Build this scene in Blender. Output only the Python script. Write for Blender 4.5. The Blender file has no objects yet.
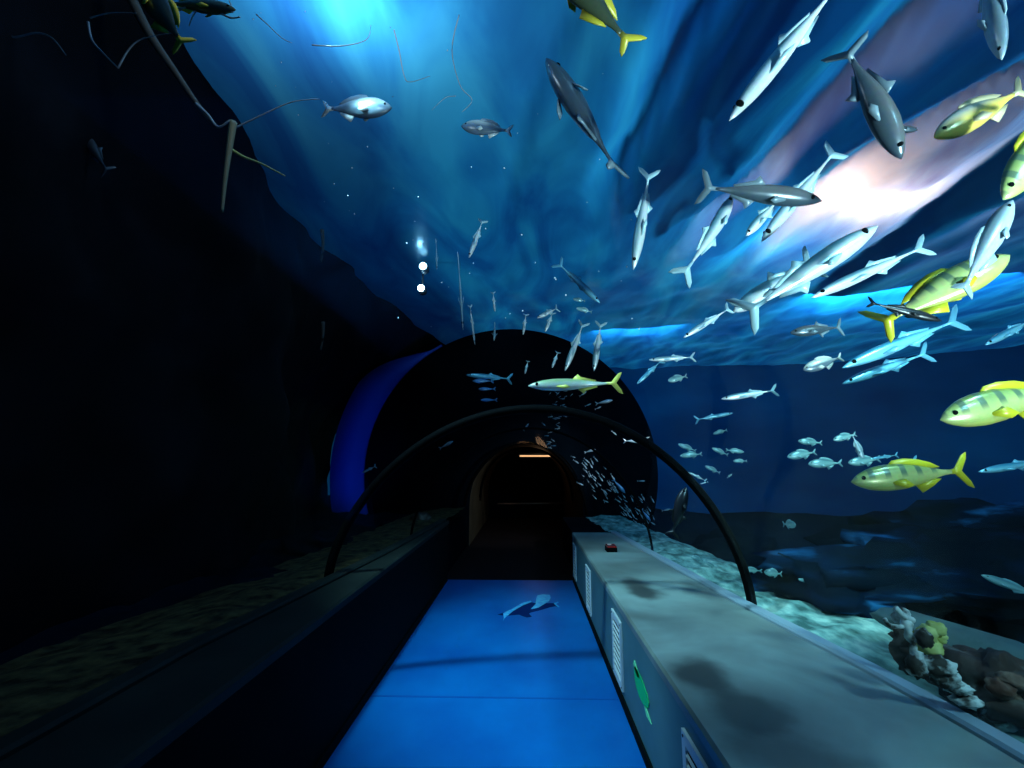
import bpy, math, random
from mathutils import Vector, Matrix, noise
random.seed(7)
C = bpy.context.scene.collection
PI = math.pi
# ------------------------------------------------------------------ camera
F = 480.0; H = 1.6; PIT = math.atan(79/F); YAW = math.atan(14/(F/math.cos(PIT)))
cam = bpy.data.objects.new('camera', bpy.data.cameras.new('camera')); C.objects.link(cam)
cam.location = (0, 0, H); cam.rotation_euler = (PI/2+PIT, 0, YAW)
cam.data.sensor_width = 36; cam.data.lens = 36*F/1024; cam.data.clip_start = 0.05; cam.data.clip_end = 200
bpy.context.scene.camera = cam

def ray(px, py):
    a = (px-512)/F; b = -(py-384)/F
    y = math.cos(PIT)-b*math.sin(PIT); z = math.sin(PIT)+b*math.cos(PIT)
    c, s = math.cos(YAW), math.sin(YAW)
    return Vector((c*a-s*y, s*a+c*y, z))
def aty(px, py, Y):
    r = ray(px, py); t = Y/r.y
    return Vector((r.x*t, Y, H+r.z*t))
def atz(px, py, z):
    r = ray(px, py); t = (z-H)/r.z
    return Vector((r.x*t, r.y*t, z))
def lerp(pts, v):
    if v <= pts[0][0]: return pts[0][1]
    for (a, b), (c, d) in zip(pts, pts[1:]):
        if v <= c: return b+(d-b)*(v-a)/(c-a)
    return pts[-1][1]
def sstep(a, b, x):
    t = max(0, min(1, (x-a)/(b-a))); return t*t*(3-2*t)

# ------------------------------------------------------------------ materials
def mat(name, col, rough=.6, metal=0, spec=.5):
    m = bpy.data.materials.new(name); m.use_nodes = True
    b = m.node_tree.nodes['Principled BSDF']
    b.inputs['Base Color'].default_value = (*col, 1); b.inputs['Roughness'].default_value = rough
    b.inputs['Metallic'].default_value = metal; b.inputs['Specular IOR Level'].default_value = spec
    return m
def ramp_mat(name, stops, scale=4, rough=.6, spec=.4, metal=0, detail=5, stretch=(1,1,1), bump=0, coord='Object', dist=0):
    m = mat(name, stops[0][1], rough, metal, spec); nt = m.node_tree; N = nt.nodes; L = nt.links
    tc = N.new('ShaderNodeTexCoord'); mp = N.new('ShaderNodeMapping'); mp.inputs['Scale'].default_value = stretch
    nz = N.new('ShaderNodeTexNoise'); nz.inputs['Scale'].default_value = scale; nz.inputs['Detail'].default_value = detail
    nz.inputs['Distortion'].default_value = dist
    cr = N.new('ShaderNodeValToRGB')
    while len(cr.color_ramp.elements) < len(stops): cr.color_ramp.elements.new(.5)
    for e, (p, c) in zip(cr.color_ramp.elements, stops): e.position = p; e.color = (*c, 1)
    L.new(tc.outputs[coord], mp.inputs[0]); L.new(mp.outputs[0], nz.inputs['Vector']); L.new(nz.outputs['Fac'], cr.inputs[0])
    L.new(cr.outputs[0], N['Principled BSDF'].inputs['Base Color'])
    if bump:
        bp = N.new('ShaderNodeBump'); bp.inputs['Strength'].default_value = bump; bp.inputs['Distance'].default_value = .02
        L.new(nz.outputs['Fac'], bp.inputs['Height']); L.new(bp.outputs[0], N['Principled BSDF'].inputs['Normal'])
    return m
def zgrad_mat(name, stops, lo, hi, bars=None, rough=.3, metal=.5, spec=.6):
    """fish skin: belly to back colours over the body's own height, optional dark bars across the upper flank"""
    m = mat(name, stops[0][1], rough, metal, spec); nt = m.node_tree; N = nt.nodes; L = nt.links
    tc = N.new('ShaderNodeTexCoord'); sp = N.new('ShaderNodeSeparateXYZ'); mr = N.new('ShaderNodeMapRange')
    mr.inputs['From Min'].default_value = lo; mr.inputs['From Max'].default_value = hi
    cr = N.new('ShaderNodeValToRGB')
    while len(cr.color_ramp.elements) < len(stops): cr.color_ramp.elements.new(.5)
    for e, (p, c) in zip(cr.color_ramp.elements, stops): e.position = p; e.color = (*c, 1)
    L.new(tc.outputs['Object'], sp.inputs[0]); L.new(sp.outputs['Z'], mr.inputs['Value']); L.new(mr.outputs[0], cr.inputs[0])
    nz = N.new('ShaderNodeTexNoise'); nz.inputs['Scale'].default_value = 30; L.new(tc.outputs['Object'], nz.inputs['Vector'])
    mx = N.new('ShaderNodeMix'); mx.data_type = 'RGBA'; mx.blend_type = 'MULTIPLY'; mx.inputs['Factor'].default_value = .35
    L.new(cr.outputs[0], mx.inputs['A']); L.new(nz.outputs['Color'], mx.inputs['B'])
    out = mx.outputs['Result']
    if bars:
        wv = N.new('ShaderNodeTexWave'); wv.wave_type = 'BANDS'; wv.bands_direction = 'X'
        wv.inputs['Scale'].default_value = bars[0]; wv.inputs['Distortion'].default_value = 1.5; wv.inputs['Detail'].default_value = 1
        L.new(tc.outputs['Object'], wv.inputs['Vector'])
        c2 = N.new('ShaderNodeValToRGB'); c2.color_ramp.elements[0].position = .62; c2.color_ramp.elements[1].position = .8
        L.new(wv.outputs['Fac'], c2.inputs[0])
        m2 = N.new('ShaderNodeMath'); m2.operation = 'MULTIPLY'
        up = N.new('ShaderNodeMapRange'); up.inputs['From Min'].default_value = bars[2]; up.inputs['From Max'].default_value = bars[2]+.05
        L.new(sp.outputs['Z'], up.inputs['Value']); L.new(up.outputs[0], m2.inputs[0]); L.new(c2.outputs[0], m2.inputs[1])
        m3 = N.new('ShaderNodeMix'); m3.data_type = 'RGBA'; L.new(m2.outputs[0], m3.inputs['Factor'])
        L.new(out, m3.inputs['A']); m3.inputs['B'].default_value = (*bars[1], 1); out = m3.outputs['Result']
    L.new(out, N['Principled BSDF'].inputs['Base Color'])
    return m
def emit(name, col, s):
    m = bpy.data.materials.new(name); m.use_nodes = True; nt = m.node_tree
    nt.nodes.remove(nt.nodes['Principled BSDF']); e = nt.nodes.new('ShaderNodeEmission')
    e.inputs[0].default_value = (*col, 1); e.inputs[1].default_value = s
    nt.links.new(e.outputs[0], nt.nodes['Material Output'].inputs[0]); return m
M = {}
M['floor'] = ramp_mat('blue_vinyl', [(.3, (.001, .11, .44)), (.7, (.002, .21, .64))], 1.3, .38, .3, stretch=(1, .8, 1))
M['carpet'] = ramp_mat('dark_carpet', [(.3, (.012, .006, .007)), (.7, (.022, .012, .012))], 30, .9, .1)
M['ledge_top'] = ramp_mat('blotchy_grey_ledge', [(.25, (.10, .11, .10)), (.47, (.20, .24, .22)), (.62, (.31, .39, .36)), (.8, (.25, .33, .31))], 1.25, .42, .45, detail=4, dist=.4)
def add_blotches(m, spots):  # mixes dark brown noise-edged ovals into the base colour
    nt = m.node_tree; N = nt.nodes; L = nt.links; B = N['Principled BSDF'].inputs['Base Color']; cur = B.links[0].from_socket
    tc = N.new('ShaderNodeTexCoord'); nz = N.new('ShaderNodeTexNoise'); nz.inputs['Scale'].default_value = 3.5; nz.inputs['Detail'].default_value = 4
    L.new(tc.outputs['Object'], nz.inputs['Vector'])
    for x, y, rx, ry, k in spots:
        mp = N.new('ShaderNodeMapping'); mp.vector_type = 'TEXTURE'; mp.inputs['Location'].default_value = (x, y, ZR); mp.inputs['Scale'].default_value = (rx, ry, 1)
        L.new(tc.outputs['Object'], mp.inputs[0]); ln = N.new('ShaderNodeVectorMath'); ln.operation = 'LENGTH'; L.new(mp.outputs[0], ln.inputs[0])
        ad = N.new('ShaderNodeMath'); ad.operation = 'ADD'; L.new(ln.outputs['Value'], ad.inputs[0])
        n2 = N.new('ShaderNodeMath'); n2.operation = 'MULTIPLY_ADD'; n2.inputs[1].default_value = 1.6; n2.inputs[2].default_value = -.8; L.new(nz.outputs['Fac'], n2.inputs[0]); L.new(n2.outputs[0], ad.inputs[1])
        mr = N.new('ShaderNodeMapRange'); mr.interpolation_type = 'SMOOTHSTEP'; mr.inputs['From Min'].default_value = .45; mr.inputs['From Max'].default_value = 1.25
        mr.inputs['To Min'].default_value = k; mr.inputs['To Max'].default_value = 0; L.new(ad.outputs[0], mr.inputs['Value'])
        mx = N.new('ShaderNodeMix'); mx.data_type = 'RGBA'; L.new(mr.outputs[0], mx.inputs['Factor']); L.new(cur, mx.inputs['A']); mx.inputs['B'].default_value = (.040, .034, .026, 1)
        cur = mx.outputs['Result']
    L.new(cur, B)
ZR = .64
def blotch(px, py, rx, ry, k=.9):
    q = atz(px, py, ZR); return (q.x-.645, q.y, rx, ry, k)
add_blotches(M['ledge_top'], [blotch(640, 590, .14, .38), blotch(700, 672, .13, .22), blotch(752, 712, .16, .18, .75), blotch(800, 760, .2, .2, .6), blotch(700, 590, .12, .3, .5)])
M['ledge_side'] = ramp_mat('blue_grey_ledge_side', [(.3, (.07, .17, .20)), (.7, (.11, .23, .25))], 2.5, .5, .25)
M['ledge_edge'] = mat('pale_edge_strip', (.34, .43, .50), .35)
M['ledge_dark'] = ramp_mat('shaded_ledge_side', [(.3, (.003, .006, .006)), (.7, (.005, .008, .008))], 3, .8, .03)  # left ledge: its shade is put into the base colour
M['ledge_left_top'] = ramp_mat('shaded_ledge_top', [(.3, (.012, .018, .016)), (.7, (.025, .032, .026))], 3, .6, .12)  # top of the same ledge, darkened in colour for the shade
M['black'] = mat('black_rubber', (.0015, .002, .0025), .7, 0, .03)
M['blackwall'] = ramp_mat('black_casing', [(.3, (.0008, .003, .006)), (.7, (.002, .006, .010))], 2, .9, .02)
M['collar'] = mat('blue_painted_collar', (.012, .07, .55), .6, 0, .2)
M['tank'] = ramp_mat('deep_blue_tank_wall', [(.3, (.001, .040, .12)), (.55, (.002, .075, .19)), (.75, (.004, .12, .26))], .28, .8, .1, detail=4, stretch=(1, 1, 2.6))
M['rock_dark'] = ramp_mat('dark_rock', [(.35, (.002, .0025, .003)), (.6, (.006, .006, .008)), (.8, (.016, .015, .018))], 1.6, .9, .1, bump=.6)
M['rock'] = ramp_mat('brown_rock', [(.38, (.018, .012, .009)), (.55, (.07, .04, .028)), (.62, (.16, .13, .10)), (.75, (.30, .27, .22))], 5, .7, .3, bump=.7)
M['crust'] = ramp_mat('pale_crust', [(.42, (.05, .04, .03)), (.55, (.75, .76, .70))], 12, .7, .3, bump=.6)
M['rust'] = ramp_mat('rust_crust', [(.4, (.10, .03, .015)), (.7, (.33, .22, .15))], 12, .7, .3, bump=.6)
M['yellow_coral'] = ramp_mat('yellow_coral', [(.3, (.45, .42, .08)), (.7, (.80, .78, .30))], 14, .6, .3, bump=.4)
M['slab'] = ramp_mat('grey_green_slab', [(.3, (.07, .12, .115)), (.7, (.12, .19, .18))], 4, .6, .3)
M['reef'] = ramp_mat('blue_lit_reef_rock', [(.44, (.001, .006, .013)), (.56, (.001, .014, .04)), (.68, (.02, .18, .42))], 2.6, .8, .0, bump=.8, stretch=(.45, .45, 2.2))  # lit blue edges are put into the colour as streaks
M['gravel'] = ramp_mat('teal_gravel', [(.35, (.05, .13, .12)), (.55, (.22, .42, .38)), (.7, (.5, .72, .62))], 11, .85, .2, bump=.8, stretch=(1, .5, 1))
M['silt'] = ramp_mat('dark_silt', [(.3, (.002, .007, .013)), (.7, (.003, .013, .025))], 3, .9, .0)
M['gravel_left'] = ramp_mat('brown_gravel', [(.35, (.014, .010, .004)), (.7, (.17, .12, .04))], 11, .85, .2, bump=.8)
M['grille'] = mat('white_grille', (.72, .78, .78), .4)
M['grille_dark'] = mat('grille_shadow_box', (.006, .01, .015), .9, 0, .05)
M['screw'] = mat('dark_screw', (.02, .03, .04), .4, .8)
M['red'] = mat('dark_red_plastic', (.25, .006, .006), .2)
M['white'] = mat('white_glint', (.8, .8, .8), .3)
M['green'] = mat('green_light_patch', (.01, .62, .14), .4)
M['green2'] = mat('pale_green_light', (.25, .95, .42), .4)
M['branch'] = mat('pale_branch', (.30, .34, .36), .6)
M['branch_brown'] = mat('brown_branch', (.10, .085, .065), .7)
M['print_dark'] = mat('print_dark_navy', (.001, .02, .12), .6, 0, .05)
M['print_pale'] = ramp_mat('print_pale_cyan', [(.3, (.02, .35, .85)), (.7, (.15, .75, 1))], 22, .4)
M['joint'] = mat('floor_joint', (.003, .11, .45), .4)
M['print_mid'] = mat('print_mid_blue', (.003, .06, .32), .4)
M['corridor'] = ramp_mat('brown_corridor', [(.3, (.05, .035, .02)), (.7, (.10, .07, .04))], 2, .6, .3)
M['housing'] = mat('lamp_housing', (.05, .07, .09), .4, .3)
M['lens_blue'] = emit('blue_white_lamp', (.45, .85, 1), 14)
M['lens_warm'] = emit('warm_lamp', (1, .55, .25), 1.2)
# water surface seen from below: light from the hall lamps above shines through it
def water_mat():
    m = bpy.data.materials.new('water_surface'); m.use_nodes = True; nt = m.node_tree; N = nt.nodes; L = nt.links
    N.remove(N['Principled BSDF'])
    tc = N.new('ShaderNodeTexCoord'); mp = N.new('ShaderNodeMapping'); mp.inputs['Scale'].default_value = (1.1, .35, 1)
    nz = N.new('ShaderNodeTexNoise'); nz.inputs['Scale'].default_value = 1.1; nz.inputs['Detail'].default_value = 5; nz.inputs['Distortion'].default_value = 1.1
    cr = N.new('ShaderNodeValToRGB'); cr.color_ramp.elements.new(.5)
    for e, (p, c) in zip(cr.color_ramp.elements, [(.35, (.03, .22, .55)), (.5, (.05, .38, .72)), (.68, (.10, .60, .86))]): e.position = p; e.color = (*c, 1)
    tr = N.new('ShaderNodeBsdfTranslucent'); gl = N.new('ShaderNodeBsdfGlossy'); gl.inputs['Roughness'].default_value = .25
    mx = N.new('ShaderNodeMixShader'); mx.inputs[0].default_value = .08
    L.new(tc.outputs['Object'], mp.inputs[0]); L.new(mp.outputs[0], nz.inputs['Vector']); L.new(nz.outputs['Fac'], cr.inputs[0])
    L.new(cr.outputs[0], tr.inputs[0]); gl.inputs[0].default_value = (.5, .8, 1, 1)
    L.new(tr.outputs[0], mx.inputs[1]); L.new(gl.outputs[0], mx.inputs[2]); L.new(mx.outputs[0], N['Material Output'].inputs[0])
    return m
M['water'] = water_mat()
def glass_mat():
    m = bpy.data.materials.new('acrylic_tunnel'); m.use_nodes = True; nt = m.node_tree; N = nt.nodes; L = nt.links
    N.remove(N['Principled BSDF'])
    t = N.new('ShaderNodeBsdfTransparent'); t.inputs[0].default_value = (.96, .985, 1, 1)
    g = N.new('ShaderNodeBsdfGlossy'); g.inputs['Roughness'].default_value = .04
    lw = N.new('ShaderNodeLayerWeight'); lw.inputs[0].default_value = .25
    ml = N.new('ShaderNodeMath'); ml.operation = 'MULTIPLY'; ml.inputs[1].default_value = .045
    mx = N.new('ShaderNodeMixShader'); L.new(lw.outputs['Fresnel'], ml.inputs[0]); L.new(ml.outputs[0], mx.inputs[0])
    L.new(t.outputs[0], mx.inputs[1]); L.new(g.outputs[0], mx.inputs[2]); L.new(mx.outputs[0], N['Material Output'].inputs[0])
    return m
M['glass'] = glass_mat()

# ------------------------------------------------------------------ mesh helpers
def mesh(name, vf, m, parent=None, smooth=True):
    v, f = vf[0], vf[1]
    me = bpy.data.meshes.new(name); me.from_pydata([tuple(p) for p in v], [], f); me.validate()
    import bmesh
    b = bmesh.new(); b.from_mesh(me); bmesh.ops.recalc_face_normals(b, faces=b.faces); b.to_mesh(me); b.free()
    for p in me.polygons: p.use_smooth = smooth
    if m is not None: me.materials.append(m)
    o = bpy.data.objects.new(name, me); C.objects.link(o)
    if parent: o.parent = parent
    return o
def tag(o, label, cat, group=None):
    o['label'] = label; o['category'] = cat
    if group: o['group'] = group
    return o
def thing(name, label, cat, loc=(0,0,0), group=None):
    o = bpy.data.objects.new(name, None); C.objects.link(o); o.location = loc; o.empty_display_size = .1
    return tag(o, label, cat, group)
def struct(o): o['kind'] = 'structure'; return o
def join(*vfs):
    V, Fc = [], []
    for v, f in vfs:
        k = len(V); V += [tuple(p) for p in v]; Fc += [tuple(i+k for i in q) for q in f]
    return V, Fc
def box(c, s):
    x, y, z = c; a, b, d = s[0]/2, s[1]/2, s[2]/2
    v = [(x+i*a, y+j*b, z+k*d) for i in (-1,1) for j in (-1,1) for k in (-1,1)]
    return v, [(0,1,3,2),(4,6,7,5),(0,4,5,1),(2,3,7,6),(0,2,6,4),(1,5,7,3)]
def tube(pts, r, n=8, radii=None):
    pts = [Vector(p) for p in pts]; V, Fc = [], []
    for i, p in enumerate(pts):
        t = (pts[min(i+1, len(pts)-1)]-pts[max(i-1, 0)]).normalized()
        u = t.cross(Vector((0, 0, 1)));
        if u.length < .05: u = t.cross(Vector((1, 0, 0)))
        u.normalize(); w = t.cross(u)
        rr = radii[i] if radii else r
        for k in range(n):
            a = 2*PI*k/n; V.append(p+u*math.cos(a)*rr+w*math.sin(a)*rr)
    for i in range(len(pts)-1):
        for k in range(n):
            Fc.append((i*n+k, i*n+(k+1)%n, (i+1)*n+(k+1)%n, (i+1)*n+k))
    Fc.append(tuple(range(n))[::-1]); Fc.append(tuple(range((len(pts)-1)*n, len(pts)*n)))
    return V, Fc
def smooth_line(pts, n=6):
    P = [Vector(p) for p in pts]; out = []
    for i in range(len(P)-1):
        a, b, c, d = P[max(i-1, 0)], P[i], P[i+1], P[min(i+2, len(P)-1)]
        for k in range(n):
            t = k/n
            out.append(.5*((2*b)+(c-a)*t+(2*a-5*b+4*c-d)*t*t+(3*b-a-3*c+d)*t**3))
    out.append(P[-1]); return out
def prism(outline, d, axis='y', off=0):
    """closed outline in (x,z) extruded by thickness d along y"""
    n = len(outline)
    V = [(x, off-d/2, z) for x, z in outline]+[(x, off+d/2, z) for x, z in outline]
    return V, [tuple(range(n)), tuple(range(n, 2*n))[::-1]]+[(i, (i+1) % n, n+(i+1) % n, n+i) for i in range(n)]
def grid(fn, nu, nv):
    V = [fn(i/nu, j/nv) for i in range(nu+1) for j in range(nv+1)]
    Fc = [(i*(nv+1)+j, (i+1)*(nv+1)+j, (i+1)*(nv+1)+j+1, i*(nv+1)+j+1) for i in range(nu) for j in range(nv)]
    return V, Fc
def blob(c, s, seed=0, amp=.3, fr=1.5, n=18, m=26, rot=0):
    """displaced ellipsoid"""
    V, Fc = [], []; c = Vector(c)
    off = Vector((seed*7.3, seed*3.1, seed*1.7)); R = Matrix.Rotation(rot, 3, 'Z')
    def P(th, ph):
        d = Vector((math.sin(th)*math.cos(ph), math.sin(th)*math.sin(ph), math.cos(th)))
        k = 1+amp*(noise.fractal(d*fr+off, 1, 2, 4))
        return c+R@Vector((d.x*s[0]*k, d.y*s[1]*k, d.z*s[2]*k))
    V.append(P(0, 0))
    for i in range(1, n):
        for j in range(m): V.append(P(PI*i/n, 2*PI*j/m))
    V.append(P(PI, 0))
    for j in range(m): Fc.append((0, 1+j, 1+(j+1) % m))
    for i in range(n-2):
        for j in range(m):
            a = 1+i*m; Fc.append((a+j, a+m+j, a+m+(j+1) % m, a+(j+1) % m))
    a = 1+(n-2)*m; z = len(V)-1
    for j in range(m): Fc.append((a+j, z, a+(j+1) % m))
    return V, Fc

# ------------------------------------------------------------------ walkway
XL, XR, YE = -1.10, .645, 7.0
ZR, ZL = .64, .80
outR = [(-2, 1.70), (1.9, 1.70), (2.4, 1.68), (3.6, 1.54), (5.7, 1.37), (7, 1.27), (8.8, 1.16), (10, 1.12)]
outL = [(-2, -1.54), (2.2, -1.53), (2.7, -1.48), (4.5, -1.33), (7, -1.22), (10, -1.15)]
fl = struct(mesh('floor', box(((XL+XR)/2-.0, 2.5, -.05), (XR-XL+.02, 9.0, .1)), M['floor'], smooth=False))
fl2 = struct(mesh('floor', box(((XL+XR)/2, 11.5, -.055), (3.2, 8.99, .1)), M['carpet'], smooth=False))
for yy in (3.62, ):   # joint of the vinyl sheets
    struct(mesh('trim_5', box(((XL+XR)/2, yy, .001), (XR-XL-.02, .02, .002)), M['joint'], smooth=False))

def ledge(side):
    xi, out, z = (XR, outR, ZR) if side == 'r' else (XL, outL, ZL)
    ys = [-2+.3*i for i in range(30)]+[YE]
    lab = ('low grey-blue stained ledge along the right of the blue walkway', 'ledge') if side == 'r' else ('low dark ledge in shadow along the left of the blue walkway', 'ledge')
    t = thing('ledge', lab[0], lab[1], (xi, 0, 0))
    o = (xi, 0, 0)
    sg = 1 if side == 'r' else -1
    def loc(v): return [(a-o[0], b, c) for a, b, c in v]
    ew = .09   # pale strip along the glass
    # side body
    V, Fc = [], []
    for y in ys:
        xo = lerp(out, y)
        V += [(xi, y, 0), (xi, y, z-.05), (xo, y, z-.05), (xo, y, 0)]
    n = len(ys)
    for i in range(n-1):
        for k in range(4): Fc.append((4*i+k, 4*i+(k+1) % 4, 4*i+4+(k+1) % 4, 4*i+4+k))
    Fc += [(0, 1, 2, 3), (4*n-4, 4*n-1, 4*n-2, 4*n-3)]
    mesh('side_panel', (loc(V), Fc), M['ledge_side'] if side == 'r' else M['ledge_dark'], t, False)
    # top slab with bevelled nose
    def slab(a, b, z0, z1, m, nm):
        V, Fc = [], []
        for y in ys:
            xo = lerp(out, y); A, B = a(xo), b(xo); bv = .012
            V += [(A, y, z0), (A, y, z1-bv), (A+sg*bv, y, z1), (B-sg*bv, y, z1), (B, y, z1-bv), (B, y, z0)]
        for i in range(n-1):
            for k in range(6): Fc.append((6*i+k, 6*i+(k+1) % 6, 6*i+6+(k+1) % 6, 6*i+6+k))
        Fc += [tuple(range(6)), tuple(range(6*n-6, 6*n))[::-1]]
        return mesh(nm, (loc(V), Fc), m, t, False)
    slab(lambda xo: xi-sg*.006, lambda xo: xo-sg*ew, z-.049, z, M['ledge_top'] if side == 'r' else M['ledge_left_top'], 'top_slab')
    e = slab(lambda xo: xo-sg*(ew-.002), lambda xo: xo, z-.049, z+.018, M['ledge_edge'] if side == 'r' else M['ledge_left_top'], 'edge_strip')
    if side == 'r': e['label'] = 'pale blue raised edge strip along the glass'
    # skirting groove at the foot
    mesh('skirting', (loc(box((xi-sg*.006, 2.5, .03), (.014, 8.9, .06))[0]), box((0,0,0),(1,1,1))[1]), M['ledge_dark'], t, False)
    return t
LR = ledge('r'); LL = ledge('l')
# far, unlit continuation of the kerbs
for sg, x0, x1, nm in ((1, .70, 1.22, 'wall_right'), (-1, -1.16, -1.6, 'wall_left')):
    struct(mesh(nm, box(((x0+x1)/2, 8.35, .28), (abs(x1-x0), 2.65, .56)), M['blackwall'], smooth=False))

# vent grilles on the inner face of the right ledge
def grille(yc, label):
    t = thing('vent_grille', label, 'vent', (XR-.008, yc, .10), 'louvred vents along the ledge side')
    w, h, b = .34, .43, .045
    fr = join(box((0, 0, b/2), (.014, w, b)), box((0, 0, h-b/2), (.014, w, b)), box((0, -w/2+b/2, h/2), (.014, b, h-2*b)), box((0, w/2-b/2, h/2), (.014, b, h-2*b)))
    mesh('frame', fr, M['grille'], t, False)
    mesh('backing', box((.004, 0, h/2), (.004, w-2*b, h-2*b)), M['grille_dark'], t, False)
    sl = []
    for k in range(9):
        z = b+.012+k*(h-2*b-.01)/9
        y0 = w/2-b
        sl.append(([(.001, -y0, z+.009), (.001, y0, z+.009), (-.007, y0, z), (-.007, -y0, z), (.001, -y0, z+.005), (.001, y0, z+.005), (-.006, y0, z-.003), (-.006, -y0, z-.003)],
                   [(0,1,2,3), (7,6,5,4), (0,4,5,1), (1,5,6,2), (2,6,7,3), (3,7,4,0)]))
    mesh('louvre', join(*sl), M['grille'], t, False)
    for a in (-1, 1):
        for c in (.02, h-.02):
            mesh('screw', tube([(-.007, a*(w/2-.02), c), (-.010, a*(w/2-.02), c)], .006, 8), M['screw'], t, False)
    return t
grille(2.02, 'white louvred vent on right ledge side, the nearest at the bottom edge of the photo')
grille(3.66, 'white louvred vent on right ledge side, just beyond the green light patch')
grille(5.25, 'white louvred vent on right ledge side, second from the far end')
grille(6.66, 'white louvred vent at the far end of the right ledge')
# green light on the ledge side, put in as flat coloured pieces
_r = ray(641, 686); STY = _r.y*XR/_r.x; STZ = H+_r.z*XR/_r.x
t = thing('green_light_patch', 'small green fish-shaped patch of light on right ledge side between vents', 'light patch', (XR-.0035, STY, STZ))
def leaf(cx, cz, L, W, ang, n=14):
    p = []
    for k in range(n):
        a = 2*PI*k/n; x, z = L/2*math.cos(a), W/2*math.sin(a)*(1-.3*math.cos(a))
        p.append((cx+x*math.cos(ang)-z*math.sin(ang), cz+x*math.sin(ang)+z*math.cos(ang)))
    return p
def side_prism(out, d=.003):
    V, Fc = prism(out, d); return [(y, x*2.3, z*.85) for x, y, z in V], Fc
mesh('light_patch_body', side_prism(leaf(0, 0, .17, .14, .9)), M['green'], t, False)
mesh('light_patch_tail', side_prism([(-.05, -.06), (-.10, -.10), (-.055, -.115), (-.03, -.075)]), M['green2'], t, False)
mesh('light_patch_fin', side_prism([(.0, .05), (.06, .10), (.075, .06), (.03, .02)]), M['green2'], t, False)

# little red box on the ledge
p = atz(611, 551, ZR)
t = thing('red_lamp_box', 'small dark red plastic box lying on top of the right ledge', 'box', p)
mesh('box_body', box((0, 0, .024), (.11, .16, .046)), M['black'], t, False)
mesh('box_cover', box((0, 0, .055), (.10, .15, .016)), M['red'], t, False)
mesh('box_glint', box((-.01, .04, .065), (.04, .03, .004)), M['white'], t, False)  # white glint put in as a small raised piece

# marine animal printed on the floor
def floorprint():
    c = atz(530, 607, 0); t = thing('floor_print', 'pale and navy sea lion picture printed on the blue floor', 'floor picture', (c.x, c.y, 0))
    def fl(pts, z0, d=.0015):
        o = []
        for a, b in pts:
            q = atz(480+a*100/1024, 580+b*100/1024, 0); o.append((q.x-c.x, q.y-c.y))
        n = len(o); V = [(x, y, z0) for x, y in o]+[(x, y, z0+d) for x, y in o]
        return V, [tuple(range(n)), tuple(range(n, 2*n))]+[(i, (i+1) % n, n+(i+1) % n, n+i) for i in range(n)]
    mesh('print_body', fl([(230,340),(330,310),(430,255),(510,225),(570,240),(640,235),(700,240),(760,238),(810,280),(770,270),(720,280),(620,310),(520,335),(500,345),(530,378),(480,385),(430,368),(400,355),(300,365),(240,365),(180,355)], .001), M['print_dark'], t, False)
    a = mesh('print_highlight', fl([(520,300),(570,250),(575,190),(590,160),(650,150),(715,155),(725,185),(700,225),(650,255),(600,285),(540,300)], .003), M['print_pale'], t, False)
    mesh('print_highlight', fl([(235,345),(330,300),(430,240),(520,215),(530,228),(440,262),(340,320),(250,395),(235,425),(245,390)], .003), M['print_pale'], t, False)
    mesh('print_tail', fl([(755,240),(800,225),(805,235),(780,248),(815,280),(800,283),(765,255)], .003), M['print_pale'], t, False)
floorprint()

# ------------------------------------------------------------------ acrylic tunnel
def arch(y, n=40, grow=0, top=2.0):
    xo, xl = lerp(outR, y), lerp(outL, y); cx, a = (xo+xl)/2, (xo-xl)/2+grow
    pts = []
    for k in range(n+1):
        th = PI*k/n; x = cx+a*math.cos(th); zb = ZR*(k < n/2)+ZL*(k >= n/2)
        zb = ZR+(ZL-ZR)*k/n
        pts.append((x, y, zb-.02+(top+grow-zb)*abs(math.sin(th))**1.2))
    return pts
ys = [-2+.4*i for i in range(30)]
V, Fc = [], []
for y in ys: V += arch(y)
for i in range(len(ys)-1):
    for k in range(40): Fc.append((41*i+k, 41*i+k+1, 41*i+42+k, 41*i+41+k))
struct(mesh('window_1', (V, Fc), M['glass']))
def seam(y, r, nm, yl=None):
    pts = [Vector(p) for p in arch(y, 44, .02)]
    for i, p in enumerate(pts): p.y = y+(0 if yl is None else (yl-y)*i/44)
    return struct(mesh(nm, tube(pts, r, 8), M['black']))
seam(3.58, .034, 'trim_1', 3.6)
seam(5.6, .014, 'trim_2')
seam(9.5, .03, 'trim_3')
seam(.2, .02, 'trim_4')

# ------------------------------------------------------------------ far casing round the dark part of the tunnel
YC = 9.7
cx, cz = -.32, 1.44
n = 64; Vv, Ff = [], []
def ring_pts(rad, y, z0=-.2):
    return [(cx+rad*math.cos(PI*(-.16+1.32*k/n)), y, max(z0, cz+rad*math.sin(PI*(-.16+1.32*k/n)))) for k in range(n+1)]
def door_pts(y): 
    o = []
    for k in range(n+1):
        th = PI*k/n; o.append((-.0+1.12*math.cos(th), y, (.0 if k in (0, n) else .62+1.38*math.sin(th)**.8)))
    return o
outer = ring_pts(2.92, YC); inner = door_pts(YC); back = ring_pts(2.92, 14.9)
Vv = outer+inner+back; k1 = n+1
for k in range(n):
    Ff.append((k, k+1, k1+k+1, k1+k)); Ff.append((k, 2*k1+k, 2*k1+k+1, k+1))
struct(mesh('wall_tunnel', (Vv, Ff), M['blackwall']))
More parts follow.
